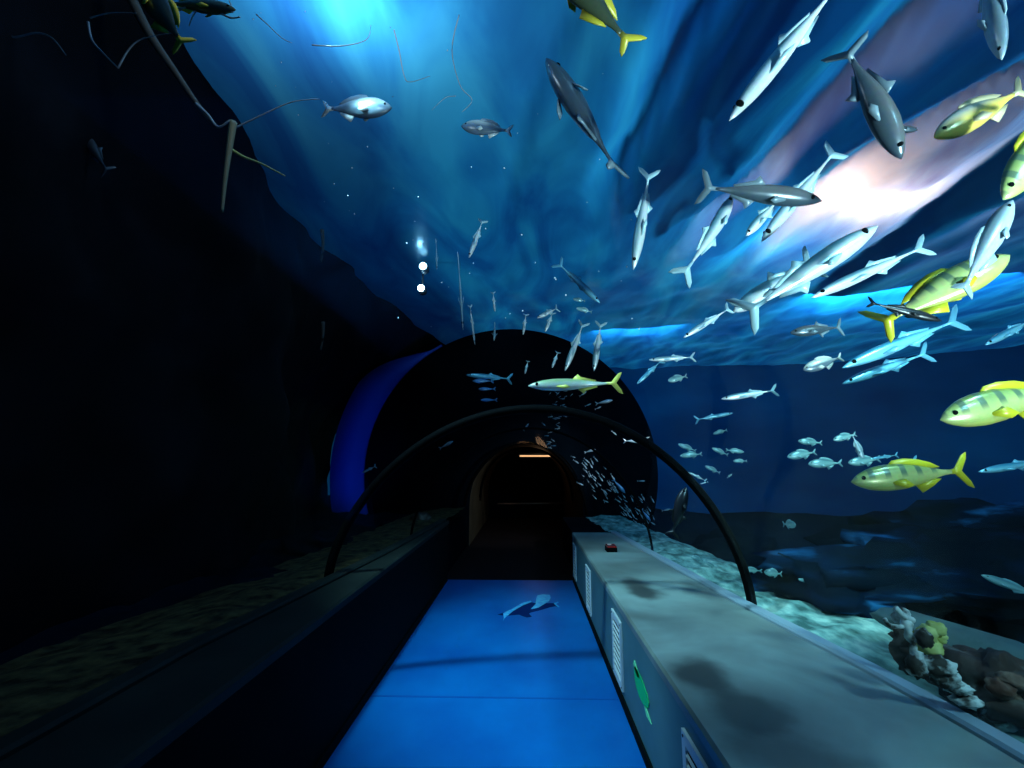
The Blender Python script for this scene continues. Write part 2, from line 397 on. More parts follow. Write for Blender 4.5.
# blue lit collar
def part_ring(rad, y):
    return [(cx+rad*math.cos(PI*(.70+.42*k/n)), y, max(-.2, cz+rad*math.sin(PI*(.70+.42*k/n)))) for k in range(n+1)]
def part_ring_out(R1, y):
    o = []
    for k in range(n+1):
        th = PI*(.66+.46*k/n); q = 2.94+(R1-2.94)*max(.02, sstep(0, .40, k/n)); th2 = PI*(.66+.46*k/n)
        o.append((cx+q*math.cos(th2), y, max(-.2, cz+q*math.sin(th2))))
    return o
def part_ring(R1, y):
    return part_ring_out(R1, y)
A = part_ring(2.94, YC-.10); B = part_ring(3.62, YC-.0); D = part_ring(3.62, YC+.4); E_ = part_ring(2.94, YC+.4)
Vv = A+B+D+E_; Ff = []
for s in range(4):
    for k in range(n): Ff.append((s*k1+k, s*k1+k+1, ((s+1) % 4)*k1+k+1, ((s+1) % 4)*k1+k))
struct(mesh('trim_6', (Vv, Ff), M['collar']))
# corridor beyond
V, Fc = [], []
yy = [YC, 10.6, 11.6, 12.6, 13.6, 14.6]
for y in yy: V += [(x, y, z) for x, _, z in door_pts(y)]
for i in range(len(yy)-1):
    for k in range(n): Fc.append((k1*i+k, k1*i+k+1, k1*(i+1)+k+1, k1*(i+1)+k))
struct(mesh('ceiling', (V, Fc), M['corridor']))
struct(mesh('wall_back', box((0, 14.66, 1.0), (2.5, .1, 2.2)), M['blackwall'], smooth=False))
for y, r in ((11.6, .03),):
    struct(mesh('trim_7', tube([(x*.97, y, .0+z*.98) for x, _, z in door_pts(y)[1:-1]], r, 6), M['black']))
t = thing('ceiling_lamp', 'warm dim lamp glowing on the ceiling of the far dark corridor', 'lamp', (.28, 13.4, 1.80))
mesh('lamp_housing', tube([(-.5, 0, .05), (.5, 0, .05)], .05, 10), M['housing'], t)
mesh('lamp_tube', tube([(-.45, 0, 0), (.45, 0, 0)], .03, 10), M['lens_warm'], t)
t = mesh('threshold_rail', tube([(-.7, 12.0, .62), (1.08, 12.0, .64)], .018, 8), mat('red_lit_rail', (.22, .09, .06), .4))  # sill edge, its red light is put into the colour
tag(t, 'thin reddish rail across the far dark corridor below the warm lamp', 'rail')

# ------------------------------------------------------------------ water surface
ZS = 4.6
def band(pts):
    q = sorted((atz(px, py, ZS).y, atz(px, py, ZS).x) for px, py in pts); return q
bands = [  # centre line in the photo, half width, slope, start and end fade
    (band([(692,0),(668,50),(643,100),(606,165),(585,260)]), .25, .80, 6.0),
    (band([(925,0),(850,75),(800,130),(735,200),(650,260)]), .34, .80, 7.5),
    (band([(1024,75),(930,120),(860,160),(780,215),(700,290)]), .30, .6, 8),
    (band([(560,0),(520,110),(500,200)]), .12, .10, 6),
    (band([(1100,60),(1024,140),(950,190),(860,260)]), .28, .5, 9),
    (band([(690,120),(715,190)]), .12, .35, 6),
    (band([(760,60),(700,150),(650,230)]), .15, .25, 8),
]
def h(x, y):
    z = 0
    for pts, w, s, yend in bands:
        c = lerp(pts, y)+.10*noise.noise(Vector((0, y*1.1, len(pts)*w*10))); d = x-c
        env = 1-sstep(yend-1.5, yend, y)
        ww = w*(.75+.25*noise.noise(Vector((3, y*.9, w*20))))
        if -ww <= d <= ww: z += env*s*(d+ww)
        elif ww < d < ww*1.9: z += env*s*2*ww*(1-sstep(ww, ww*1.9, d))
    a = .035+.02*sstep(5, 9, y)
    z += a*1.2*noise.fractal(Vector((x*1.1, y*.9, 1)), 1, 2, 4)*sstep(-3, 2, x)
    z += .03*noise.noise(Vector((x*3.1+.6*y, y*1.6, 4)))*sstep(0, 2.5, x)
    return z
xs = [-6+.075*i for i in range(int(13/.075))]; x = xs[-1]
while x < 16: x += .16; xs.append(x)
yy = [-3+.1*i for i in range(150)]; y = yy[-1]
while y < 15.4: y += .2; yy.append(y)
V = [(x, y, ZS+h(x, y)) for x in xs for y in yy]; ny = len(yy)
Fc = [(i*ny+j, (i+1)*ny+j, (i+1)*ny+j+1, i*ny+j+1) for i in range(len(xs)-1) for j in range(ny-1)]
struct(mesh('water_surface', (V, Fc), M['water']))

# ------------------------------------------------------------------ tank walls and bed
# back and right: one sheet bent round the corner
def wall_fn(u, v):
    z = -1+6.2*v; k = .3*noise.noise(Vector((u*14, v*2, 0)))
    if u < .42: x, y = -6+12.5*u/.42, 15
    elif u < .68:
        a = (u-.42)/.26*PI/2; x, y = 6.5+8.5*math.sin(a), 6.5+8.5*math.cos(a)
    else: x, y = 15, 6.5-9.5*(u-.68)/.32
    return (x+k*.3, y+k, z)
struct(mesh('wall_tank', grid(wall_fn, 110, 14), M['tank']))
struct(mesh('wall_tank_front', grid(lambda u, v: (1.9+14*u, -2.6, -1+6.2*v), 10, 4), M['tank']))
def lw(u, v):
    y = -3+18.4*u; z = -.5+5.6*v
    xb = -2.75-.34*max(0, y-5); xt = lerp([(2.6, -2.50), (4, -2.62), (6, -2.85), (8, -2.7), (11.5, -2.15), (15, -2.0)], y)
    k = sstep(2.4, 4.6, z); x = xb*(1-k)+xt*k
    q = Vector((0, y*.9, z*.9))
    return (x+.30*noise.fractal(q*.8, 1.4, 2, 3), y, z)
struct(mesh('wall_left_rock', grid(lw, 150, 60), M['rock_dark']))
# right bed: gravel bank beside the glass, falling to dark silt
def bank(u, v):
    y = -2+11.6*u; x0 = lerp(outR, y)+.012; w = .95
    x = x0+w*v
    z = ZR-.075+.04*math.sin(v*PI)+.035*noise.fractal(Vector((x*3, y*3, 0)), 1, 2, 4)-.30*sstep(.7, 1, v)
    return (x, y, z)
o = mesh('gravel_bed', grid(bank, 160, 16), M['gravel']); o['label'] = 'teal lit gravel bank beside the right glass'; o['category'] = 'gravel'; o['kind'] = 'stuff'
def silt(u, v):
    y = -2.5+18*u; x0 = lerp(outR, y)+.60; x = x0+(15.5-x0)*v
    return (x, y, .36-.25*sstep(0, .3, v)+.10*noise.fractal(Vector((x*.8, y*.8, 2)), 1, 2, 4))
struct(mesh('seabed_right', grid(silt, 90, 50), M['silt']))
def bankl(u, v):
    y = -2+11.5*u; x0 = lerp(outL, y)-.012; x = x0-1.0*v
    return (x, y, ZL-.05+.03*noise.fractal(Vector((x*3, y*3, 7)), 1, 2, 4)-.10*sstep(.3, 1, v))
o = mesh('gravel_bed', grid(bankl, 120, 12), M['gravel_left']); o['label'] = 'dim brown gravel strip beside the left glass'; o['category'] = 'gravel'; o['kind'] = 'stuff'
struct(mesh('seabed_left', grid(lambda u, v: (-2.2-4*v, -2.5+17.5*u, .62+.12*noise.fractal(Vector((v*5, u*20, 2)), 1, 2, 4)), 90, 14), M['silt']))

# ------------------------------------------------------------------ rocks
def rock(name, label, cat, px, py, Y, size, m, seed, amp=.45, fr=1.8, group=None, rot=0, dz=0):
    c = aty(px, py, Y)
    o = mesh(name, blob((0, 0, 0), size, seed, amp, fr, rot=rot), m); o.location = c+Vector((0, 0, dz)); return tag(o, label, cat, group)
# reef ledges on the right
rock('reef_rock', 'long low blue-lit reef rock rising mid-right behind the seabed', 'rock', 940, 565, 4.4, (1.5, .8, .30), M['reef'], 3, .5, 2.2, rot=.25)
rock('reef_rock', 'upper blue-lit reef rock at the right edge, farther back', 'rock', 1010, 540, 5.6, (1.9, .8, .40), M['reef'], 5, .5, 2.2, rot=.15)
rock('reef_rock', 'dark low reef rock left of the long blue-lit one', 'rock', 835, 590, 4.0, (.55, .5, .22), M['reef'], 8, .5, 2.0)
rock('reef_rock', 'dark rock mound at the far right bed, behind the black seam', 'rock', 735, 555, 6.6, (.6, .5, .25), M['silt'], 11, .5, 2.0)
# encrusted driftwood-and-rock heap by the glass
c = aty(962, 690, 2.15)
t = thing('encrusted_rock', 'dark brown encrusted rock heap beside the glass at lower right', 'rock', c+Vector((.06, .02, 0)))
def rp(px, py, Y=2.15): return aty(px, py, Y)-c
mesh('rock_body', join(blob(rp(1000, 690, 2.15), (.30, .22, .11), 1, .5, 2.4, rot=1.7), blob(rp(948, 668, 2.4), (.26, .10, .09), 2, .5, 2.4, rot=1.7), blob(rp(905, 652, 2.6), (.10, .06, .10), 6, .5, 2.4)), M['rock'], t)
for i, (a, b, s) in enumerate([(925,668,(0.063,0.035,0.035)), (945,690,(0.049,0.028,0.021)), (955,703,(.05,.03,.025)), (912,640,(.03,.03,.035)), (1003,697,(.045,.03,.02)), (1010,690,(.03,.02,.03)), (982,722,(.04,.025,.03)), (995,730,(.035,.02,.018)), (935,682,(.05,.03,.03)), (905,668,(0.035,0.028,0.042))]):
    mesh('pale_crust', blob(rp(a, b, 2.04), s, 20+i, .38, 2.6, 12, 16, -.4), M['crust'], t)['label'] = 'pale crust patch'
for i, (a, b, s) in enumerate([(990,690,(.05,.04,.035)), (1000,683,(.05,.04,.03)), (1012,702,(.06,.04,.025))]):
    mesh('rust_crust', blob(rp(a, b, 2.02), s, 40+i, .35, 2.6, 12, 16), M['rust'], t)['label'] = 'reddish brown crust patch'
br = smooth_line([rp(884, 622, 2.4), rp(893, 614, 2.35), rp(897, 628, 2.3), rp(903, 645, 2.3), rp(910, 668, 2.3)])
mesh('branch', tube(br, .018, 8, [.012+.014*abs(math.sin(i*.7)) for i in range(len(br))]), M['crust'], t)['label'] = 'pale knobbly upright branch'
mesh('branch', tube(smooth_line([rp(885, 609, 2.3), rp(893, 617, 2.3), rp(903, 622, 2.3)]), .013, 8), M['crust'], t)
mesh('branch', tube(smooth_line([rp(874, 620, 2.3), rp(880, 627, 2.3), rp(897, 628, 2.3)]), .009, 8), M['crust'], t)
c = aty(933, 638, 2.2)
t = thing('yellow_coral', 'bright yellow knobbly coral on top of the encrusted rock', 'coral', c)
for i, (a, b, s) in enumerate([(927,634,.034), (936,629,.030), (930,646,.036), (940,638,.022)]):
    mesh('coral_lobe', blob(aty(a, b, 2.15)-c, (s*1.2, s, s), 60+i, .35, 2, 12, 16), M['yellow_coral'], t)
c = aty(1005, 658, 2.6)
o = mesh('stone_slab', blob((0, 0, 0), (.50, .30, .09), 9, .18, 1.5, rot=-.35), M['slab']); o.location = c; o.rotation_euler = (.1, .25, 0); tag(o, 'smooth grey-green slab behind the encrusted rock at right edge', 'rock')
# dim boulders on the left
rock('boulder', 'dim boulder in shadow at the left edge above the brown gravel', 'rock', 60, 640, 3.2, (.45, .35, .22), M['silt'], 12)
rock('boulder', 'dim boulder in shadow behind the left gravel, nearer the blue arch', 'rock', 250, 590, 4.2, (.5, .35, .16), M['silt'], 13)
rock('boulder', 'small dim boulder below the blue arch on the left', 'rock', 318, 548, 5.8, (.4, .3, .18), M['silt'], 14)
rock('boulder', 'small rounded boulder behind the far end of the left ledge', 'rock', 421, 519, 7.6, (.16, .14, .10), M['rock'], 15, .3)

# ------------------------------------------------------------------ roots and branches hanging upper left
def branch(label, pix, Y, r, m=M['branch'], name='root', twigs=(), dY=0):
    P = smooth_line([aty(a, b, Y+dY*i) for i, (a, b) in enumerate(pix)]); c = P[0].copy()
    if twigs:
        t = thing(name, label, 'root', c)
        mesh('stem', tube([p-c for p in P], r, 6, [r*(1-.6*i/len(P)) for i in range(len(P))]), m, t)
        for tw in twigs:
            Q = smooth_line([aty(a, b, Y)-c for a, b in tw]); mesh('twig', tube(Q, r*.6, 6, [r*.6*(1-.6*i/len(Q)) for i in range(len(Q))]), m, t)
    else:
        o = mesh(name, tube([p-c for p in P], r, 6, [r*(1-.7*i/len(P)) for i in range(len(P))]), m); o.location = c; tag(o, label, 'root')
g = M['branch']
branch('pale forked root hanging at the top edge above the olive fish', [(168,8),(182,9),(196,4),(208,7),(222,14),(231,18),(240,17)], 2.0, .008, g, twigs=[[(199,6),(193,16),(189,26)], [(208,7),(224,8),(233,12),(229,0)]])
branch('thin pale root looping down the dark upper left corner', [(88,22),(92,40),(104,54),(118,68)], 2.0, .006, g, twigs=[[(90,18),(110,13),(137,13)]])
branch('thin faint root curving across the top left corner', [(0,24),(12,37),(36,33),(52,38),(66,55)], 2.0, .006, g)
branch('faint looped root beside the long brown sloping branch', [(118,68),(130,48),(145,38),(178,32)], 2.1, .005, g)
branch('long brown branch sloping from the top down to the hanging stick', [(128,-8),(150,35),(175,72),(200,108),(218,128)], 2.3, .030, M['branch_brown'], 'branch', dY=.08)
branch('pale short root sticking to the sloping brown branch', [(196,104),(208,115),(218,127),(230,120)], 2.4, .012, g)
branch('yellowish stick hanging straight down in the dark upper left', [(233,122),(229,150),(225,180),(222,212)], 2.45, .022, mat('yellowish_stick', (.26, .24, .12), .6), 'hanging_stick')
branch('thin yellow twig pointing right from the hanging stick', [(232,150),(244,157),(262,164),(285,176)], 2.5, .010, mat('yellow_twig', (.55, .55, .15), .5), 'twig_strand')
branch('thin grey strand running right from the hanging stick', [(235,128),(262,115),(292,102),(320,99)], 2.6, .006, g, 'root')
branch('fine pale strand dangling below the top glow, left', [(256,14),(268,25),(282,38),(292,43)], 2.5, .004, g)
branch('fine pale strand dangling from the top glow to the grey fish', [(394,30),(399,50),(404,75),(410,82),(430,76)], 2.5, .004, g)
branch('fine pale strand crossing below the top glow', [(312,45),(340,46),(366,40),(371,25)], 2.5, .004, g)
branch('fine pale strand above the small grey fish near centre', [(459,15),(452,50),(460,85),(472,100),(462,112)], 2.7, .004, g, twigs=[[(456,96),(445,98),(432,110)]])
branch('faint stick hanging in the dark, left of the centre glow', [(322,230),(323,245),(321,262)], 4.5, .022, M['branch_brown'], 'hanging_stick')
branch('faint lower stick hanging in the dark, left of the centre glow', [(323,322),(323,335),(321,350)], 4.5, .020, M['branch_brown'], 'hanging_stick')

# ------------------------------------------------------------------ fish
KIN = {  # height, width, tail length, tail spread
    'silver': dict(h=.118, w=.078, tl=.19, ts=.115, belly=(.80, .90, .92), back=(.14, .34, .42), fin=(.42, .66, .72), metal=.25),
    'slim':   dict(h=.078, w=.056, tl=.15, ts=.082, belly=(.82, .92, .95), back=(.30, .52, .60), fin=(.45, .70, .80), metal=.25),
    'trevally': dict(h=.25, w=.13, tl=.19, ts=.16, belly=(.50, .54, .10), back=(.16, .27, .06), fin=(.52, .48, .02), metal=.15, bars=True),
    'bream':  dict(h=.33, w=.15, tl=.17, ts=.13, belly=(.10, .14, .18), back=(.62, .64, .58), fin=(.45, .48, .46), metal=.1),  # pale back carries the light from above in its colour
    'pale':   dict(h=.33, w=.16, tl=.18, ts=.13, belly=(.34, .60, .62), back=(.12, .28, .32), fin=(.22, .42, .46), metal=.2),
    'dark':   dict(h=.17, w=.12, tl=.17, ts=.14, belly=(.050, .075, .10), back=(.12, .13, .14), fin=(.14, .20, .24), metal=.2),
    'blue':   dict(h=.12, w=.08, tl=.19, ts=.13, belly=(.22, .62, .80), back=(.05, .28, .46), fin=(.14, .45, .62), metal=.3),
    'black':  dict(h=.17, w=.11, tl=.17, ts=.10, belly=(.006, .008, .012), back=(.02, .02, .025), fin=(.004, .006, .008), metal=0),
    'grey':   dict(h=.24, w=.15, tl=.16, ts=.12, belly=(.50, .62, .70), back=(.18, .26, .32), fin=(.30, .42, .48), metal=.2),
    'yellowtail': dict(h=.14, w=.09, tl=.18, ts=.12, belly=(.80, .90, .82), back=(.45, .58, .30), fin=(.80, .74, .15), metal=.2),
    'olive':  dict(h=.26, w=.14, tl=.18, ts=.13, belly=(.10, .13, .07), back=(.035, .055, .045), fin=(.75, .62, .05), metal=.05),
    'gold':   dict(h=.26, w=.16, tl=.18, ts=.14, belly=(.85, .60, .12), back=(.42, .42, .36), fin=(.50, .42, .25), metal=.1),
}
PROTO = {}
def fish_parts(kind, bend):
    K = KIN[kind]; hh, ww = K['h']/2, K['w']/2; tl, ts = K['tl'], K['ts']
    by = lambda x: bend*(x*x-.08)
    x0 = -.5+tl*.75
    prof = [(0, .02), (.04, .30), (.10, .55), (.20, .84), (.34, 1), (.50, .96), (.66, .74), (.80, .45), (.92, .22), (1, .17)]
    V, Fc = [], []; n = 14; segs = 22
    for i in range(segs+1):
        t = i/segs; x = .5-t*(.5-x0); r = lerp(prof, t)
        for k in range(n):
            a = 2*PI*k/n
            V.append((x, by(x)+ww*min(r, 1)*math.cos(a)*(1 if t < .8 else .8), hh*r*math.sin(a)*(1.0 if math.sin(a) > 0 else .92)))
    for i in range(segs):
        for k in range(n): Fc.append((i*n+k, i*n+(k+1) % n, i*n+n+(k+1) % n, i*n+n+k))
    Fc += [tuple(range(n))[::-1], tuple(range(segs*n, segs*n+n))]
    bodym = M.get('fb_'+kind) or zgrad_mat('skin_'+kind, [(0, K['belly']), (.5, K['belly']), (.8, K['back'])] if not K.get('bars') else [(0, K['belly']), (.55, (.55, .62, .22)), (1, K['back'])], -hh, hh,
                                         bars=(2.3, (.10, .16, .09), hh*-.05) if K.get('bars') else None, metal=K['metal'], rough=.28)
    finm = M.get('ff_'+kind) or mat('fin_'+kind, K['fin'], .35, K['metal']*.5)
    M['fb_'+kind] = bodym; M['ff_'+kind] = finm
    out = [('body', (V, Fc), bodym)]
    def fin(name, o, d=.010, place=None):
        v, f = prism(o, d)
        v = [(x, y+by(x), z) for x, y, z in v] if place is None else [place(x, y, z) for x, y, z in v]
        out.append((name, (v, f), finm))
    fin('tail_fin', [(x0+.03, .10*hh*1.5), (x0-.03, .2*hh), (-.47, ts*.85), (-.515, ts), (-.50, ts*.62), (x0-.085, 0), (-.50, -ts*.62), (-.515, -ts), (-.47, -ts*.85), (x0-.03, -.2*hh), (x0+.03, -.1*hh*1.5)], .012)
    if kind in ('silver', 'slim', 'yellowtail', 'dark', 'black', 'blue'):
        fin('dorsal_fin', [(.02, hh*.85), (-.04, hh*1.6), (-.07, hh*1.15), (-.24, hh*.55), (-.22, hh*.35), (.0, hh*.75)])
        fin('anal_fin', [(-.04, -hh*.8), (-.10, -hh*1.5), (-.12, -hh*1.0), (-.25, -hh*.5), (-.23, -hh*.3), (-.05, -hh*.6)])
    else:
        fin('dorsal_fin', [(.18, hh*.80), (.12, hh*1.22), (.02, hh*1.28), (-.10, hh*1.12), (-.20, hh*.80), (-.27, hh*.42), (-.2, hh*.4), (.1, hh*.85)])
        fin('anal_fin', [(-.04, -hh*.75), (-.08, -hh*1.25), (-.18, -hh*.85), (-.26, -hh*.4), (-.2, -hh*.35), (-.05, -hh*.6)])
    for s in (1, -1):
        fin('pectoral_fin', [(.20, -.25*hh), (.10, -.10*hh), (.05, -.55*hh), (.10, -.75*hh), (.18, -.45*hh)], .008,
            place=lambda x, y, z, s=s: (x, by(x)+s*(ww*.80+(.20-x)*.35)+y, z))
    for s in (1, -1):
        v, f = blob((.405, by(.405)+s*ww*.50, hh*.22), (.018, .012, .018), 0, 0, 1, 6, 8); out.append(('eye', (v, f), M['black']))
    return out
def make_fish(kind, bend):
    key = (kind, bend)
    if key not in PROTO: PROTO[key] = [(nm, mesh(nm, vf, m)) for nm, vf, m in fish_parts(kind, bend)]; fresh = True
    else: fresh = False
    root = bpy.data.objects.new('fish', None); C.objects.link(root); root.empty_display_size = .1
    for nm, o in PROTO[key]:
        c = o if fresh else o.copy()
        if not fresh: C.objects.link(c)
        c.parent = root
    return root
def orient(o, Hd, Tl, roll=0, up=(0, 0, 1)):
    x = (Hd-Tl); L = x.length; x.normalize(); z = Vector(up)-x*Vector(up).dot(x)
    if z.length < .1: z = Vector((0, -1, 0))-x*Vector((0, -1, 0)).dot(x)
    z.normalize(); z = Matrix.Rotation(roll, 3, x)@z; y = z.cross(x)
    R = Matrix((x, y, z)).transposed().to_4x4()
    o.matrix_world = Matrix.Translation((Hd+Tl)/2)@R@Matrix.Scale(L, 4)
    return o
def fish(kind, hd, tl, Y, label, bend=0, dY=0, roll=0, group=None, cat='fish', fat=1):
    r = make_fish(kind, bend); orient(r, aty(*hd, Y), aty(*tl, Y+dY), roll); 
    if fat != 1: r.scale = (r.scale[0], r.scale[1]*fat, r.scale[2]*fat)
    return tag(r, label, cat, group)
S, SL, TR, BR, PA, DK, GR = 'silver', 'slim', 'trevally', 'bream', 'pale', 'dark', 'grey'
# big ones, upper right
fish(SL, (729,121), (842,-20), 1.75, 'long bright white slender fish slanting across the top right', fat=1.15)
fish(DK, (822,201), (700,187), 2.4, 'dark grey fish with a red-brown spot, left of the pink glow', roll=.5, fat=1.0)
fish(S, (737,192), (684,276), 2.9, 'curved silver fish just below the dark grey fish, tail lower left', bend=.35, dY=-.1)
fish(S, (746,236), (780,198), 2.7, 'short bright silver fish right under the dark grey fish', fat=1.6)
fish(SL, (761,242), (836,150), 2.9, 'slender silver fish with tail reaching toward the pink glow', fat=1.3)
fish(S, (878,226), (742,316), 2.4, 'large silver fish pointing up right below the pink glow, wide forked tail', dY=.1, fat=1.25)
fish(S, (733,312), (815,262), 2.7, 'bright white silver fish overlapping the tail of the large one', fat=1.7)
fish(SL, (683,338), (730,308), 3.2, 'small slender silver fish slanting, left of the large forked tail', fat=1.4)
fish(S, (811,298), (928,245), 2.8, 'silver fish with thin forked tail, below right of pink glow', fat=.8)
fish(S, (634,269), (650,168), 3.1, 'silver fish hanging head down right of centre, tail up', bend=-.18, fat=.9)
fish('blue', (842,368), (962,318), 3.0, 'pale blue slender fish under the yellow barred fish, upper of two', fat=.85)
fish('blue', (842,384), (930,352), 3.1, 'pale blue slender fish, lower of the two under the barred fish', fat=.9)
fish('blue', (985,345), (1035,318), 3.4, 'faint blue fish near the right edge, beside the pale slender pair', fat=1.1)
fish(DK, (902,158), (845,45), 1.95, 'dark teal fish diving with pale raised forked tail, upper right', bend=.15, roll=.6, fat=1.15)
fish(GR, (1002,60), (982,-40), 1.8, 'pale blue-grey fish diving in from the top right edge', fat=.75)
fish(DK, (546,58), (618,172), 2.5, 'dark slim fish with pale outlines, upper centre, left of the pale band', roll=.9, fat=1.25)
fish('olive', (545,-45), (633,46), 1.7, 'dark fish with bright yellow tail leaving the top edge', fat=.9)
fish('olive', (140,-18), (184,46), 1.9, 'dark olive fish with yellow back hanging in the top left', fat=1.1)
fish('olive', (236,10), (160,2), 2.0, 'dark olive fish lying behind the forked root at the top', fat=.8)
fish(DK, (80,130), (108,172), 2.6, 'barely visible brown fish in the dark left water', fat=1.1)
# yellow fish
fish('trevally', (1010,255), (876,326), 2.0, 'yellow barred fish at right with a crossing blue-grey fish', roll=-.3, dY=.1, fat=1.0)
fish(GR, (1013,200), (962,292), 1.8, 'blue-grey fish crossing above the yellow barred fish', fat=.8)
fish('black', (942,321), (868,302), 1.9, 'small black fish in front of the yellow barred fish tail', fat=.8)
fish('trevally', (1003,200), (1080,90), 1.7, 'bright yellow fish cut by the right edge, uppermost yellow one', fat=.9)
fish('gold', (934,138), (1026,88), 2.0, 'pale fish with golden belly in the upper right, right of the pink glow', fat=.95)
fish('trevally', (940,420), (1075,386), 2.3, 'large pale yellow fish cut by the right edge at mid height', fat=1.0)
fish('trevally', (851,482), (968,470), 2.5, 'yellow-green barred fish swimming left, lower right', fat=.95)
fish('yellowtail', (528,386), (621,383), 3.4, 'slender silvery yellow fish crossing above the dark archway', fat=1.0)
fish('blue', (978,472), (1050,460), 2.9, 'faint blue fish at the right edge beside the barred fish', fat=.9)
# centre round fish
fish(BR, (392,108), (323,109), 3.0, 'grey fish with pale back in the blue centre glow', fat=1.05)
fish(BR, (461,126), (512,131), 3.2, 'smaller grey fish with bright back, right of the grey one', fat=1.0)
# centre silver ones
C1 = [(469,258,483,220,SL,1.6,'bright white fish hanging at centre, left of the middle'), (600,303,557,262,'blue',1.0,'faint blue-grey fish bending down at centre'),
 (537,318,558,308,S,1.8,'bright white fish, upper of the bent pair at centre'), (545,332,553,312,S,1.4,'bright white fish, lower of the bent pair at centre'),
 (565,371,584,322,S,1.0,'silver fish with raised thin tail above the slender yellow fish, left of two'), (594,371,601,322,S,1.1,'silver fish with raised thin tail above the slender yellow fish, right of two'),
 (495,312,493,292,SL,1.6,'tiny upright silver fish left of centre, upper of two'), (494,341,495,323,SL,2.2,'tiny upright silver fish left of centre, lower of two'),
 (523,335,526,314,SL,1.8,'tiny upright silver fish left of the bent white pair'), (552,368,558,352,SL,2.2,'tiny slanting silver fish over the slender yellow fish'),
 (525,374,528,361,SL,2.0,'tiny upright silver fish nearest the top of the dark archway'), (437,270,436,240,SL,.8,'thin upright silver reflection near the two blue lamps'),  # the one by the lamps is a reflection, built as a fish shape
 (463,330,458,254,SL,.5,'very thin long upright reflection right of the two blue lamps'), (475,345,470,305,SL,.7,'thin dim upright fish below the very thin long one'),  # the very thin long one is a reflection too, added as a fish shape
 (573,299,585,301,PA,1.0,'small pale fish at centre, upper of two under the faint bending fish'), (576,308,592,312,PA,.9,'small pale fish at centre, lower of two under the faint bending fish'),
 (466,375,512,379,'blue',1.0,'dim blue slender fish at upper left rim of the dark archway')]
for a, b, c, d, k, ft, lab in C1: fish(k, (a, b), (c, d), 4.6, lab, fat=ft)
C2 = [(649,360,695,357,S,1.0,3.6,'pale silver fish swimming left, right of centre'), (637,384,662,360,'blue',1.0,3.6,'thin blue fish slanting below the pale silver fish'),
 (668,381,687,376,PA,1.0,3.6,'small oval white fish right of the thin slanting one'), (721,399,777,390,S,1.0,3.3,'bright silver-cyan fish at mid height, right of the small oval one'),
 (733,413,695,420,'blue',.9,3.6,'dim grey-blue fish swimming right under the bright silver-cyan fish'),
 (790,333,842,327,DK,1.3,3.0,'dark brownish fish in front of the blue streaks'), (803,370,842,357,BR,.9,3.1,'dull grey rounded fish below the dark brownish one'),
 (918,130,885,128,DK,1.4,2.4,'small dark fish at the upper edge of the pink glow')]
for a, b, c, d, k, ft, Y, lab in C2: fish(k, (a, b), (c, d), Y, lab, fat=ft)
# pale group on the right
g = 'pale teal fish loosely gathered at right mid height'
for a, b, c, d, k, lab in [(798,441,822,443,PA,'small pale teal fish, topmost left of the right-hand group'), (787,457,816,452,PA,'pale teal fish, leftmost of the right-hand group'),
 (808,464,842,463,PA,'pale teal fish, lowest of the right-hand group'), (848,463,880,459,PA,'pale teal fish just above the barred fish head'),
 (864,462,852,434,GR,'grey-teal fish swimming downward in the right-hand group'), (833,440,856,434,PA,'faint teal fish, topmost of the right-hand group'),
 (870,459,898,455,'blue','blue slender fish above the barred fish back'), (860,474,918,462,'blue','long thin blue fish right behind the barred fish')]:
    fish(k, (a, b), (c, d), 3.4, lab, group=g, fat=.9)
g = 'small fish near the black seam'
for a, b, c, d, lab in [(678,444,696,451,'small pale fish, upper left of the cluster by the black seam'), (680,456,702,454,'small blue fish under the upper left one by the seam'),
 (712,448,728,455,'small yellowish white fish, middle of the cluster right of the seam'), (744,452,726,450,'small pale fish, top right of the cluster beyond the seam'),
 (733,461,747,461,'small teal fish, right end of the cluster beyond the seam'), (705,466,720,473,'small white fish just right of the seam'),
 (688,472,706,481,'slanting white fish crossing close to the seam'), (700,484,708,482,'faint fish just under the slanting white one'),
 (732,474,727,478,'tiny bright speck fish right of the seam'), (713,434,727,430,'tiny cyan fish above the cluster right of the seam'), (700,497,712,504,'dim little fish behind the seam, below its bend')]:
    fish(PA if 'slant' not in lab else SL, (a, b), (c, d), 3.9, lab, group=g, fat=.8 if 'slant' not in lab else 1.6)
fish('pale', (796,525), (783,524), 2.9, 'round white fish seen head on above the gravel, right', dY=.12, fat=1.15)
g = 'pale fish over the gravel bank'
for a, b, c, d, ft, lab in [(741,569,762,571,.75,'pale fish over the gravel, just left of the black seam foot'), (764,572,782,574,1.3,'rounder pale teal fish over the gravel, right of the seam foot'),
 (690,556,703,560,.9,'small dim fish over the far gravel, left one'), (705,562,717,568,.8,'small dim fish over the far gravel, right one'), (798,579,808,582,.9,'tiny dim fish over the gravel, rightmost of the low ones')]:
    fish(PA, (a, b), (c, d), 3.75 if a > 730 else 4.4, lab, group=g, fat=ft)
fish(PA, (981,575), (1040,597), 2.6, 'white-headed fish near the right edge over the dark reef', fat=.45)
# the dark fish hanging beside the seam
fish('black', (686,487), (672,536), 3.3, 'black elongated fish hanging head up beside the black seam', fat=1.5)
fish(S, (362,473), (376,466), 5.0, 'dim small fish against the left blue arch', fat=1.4)
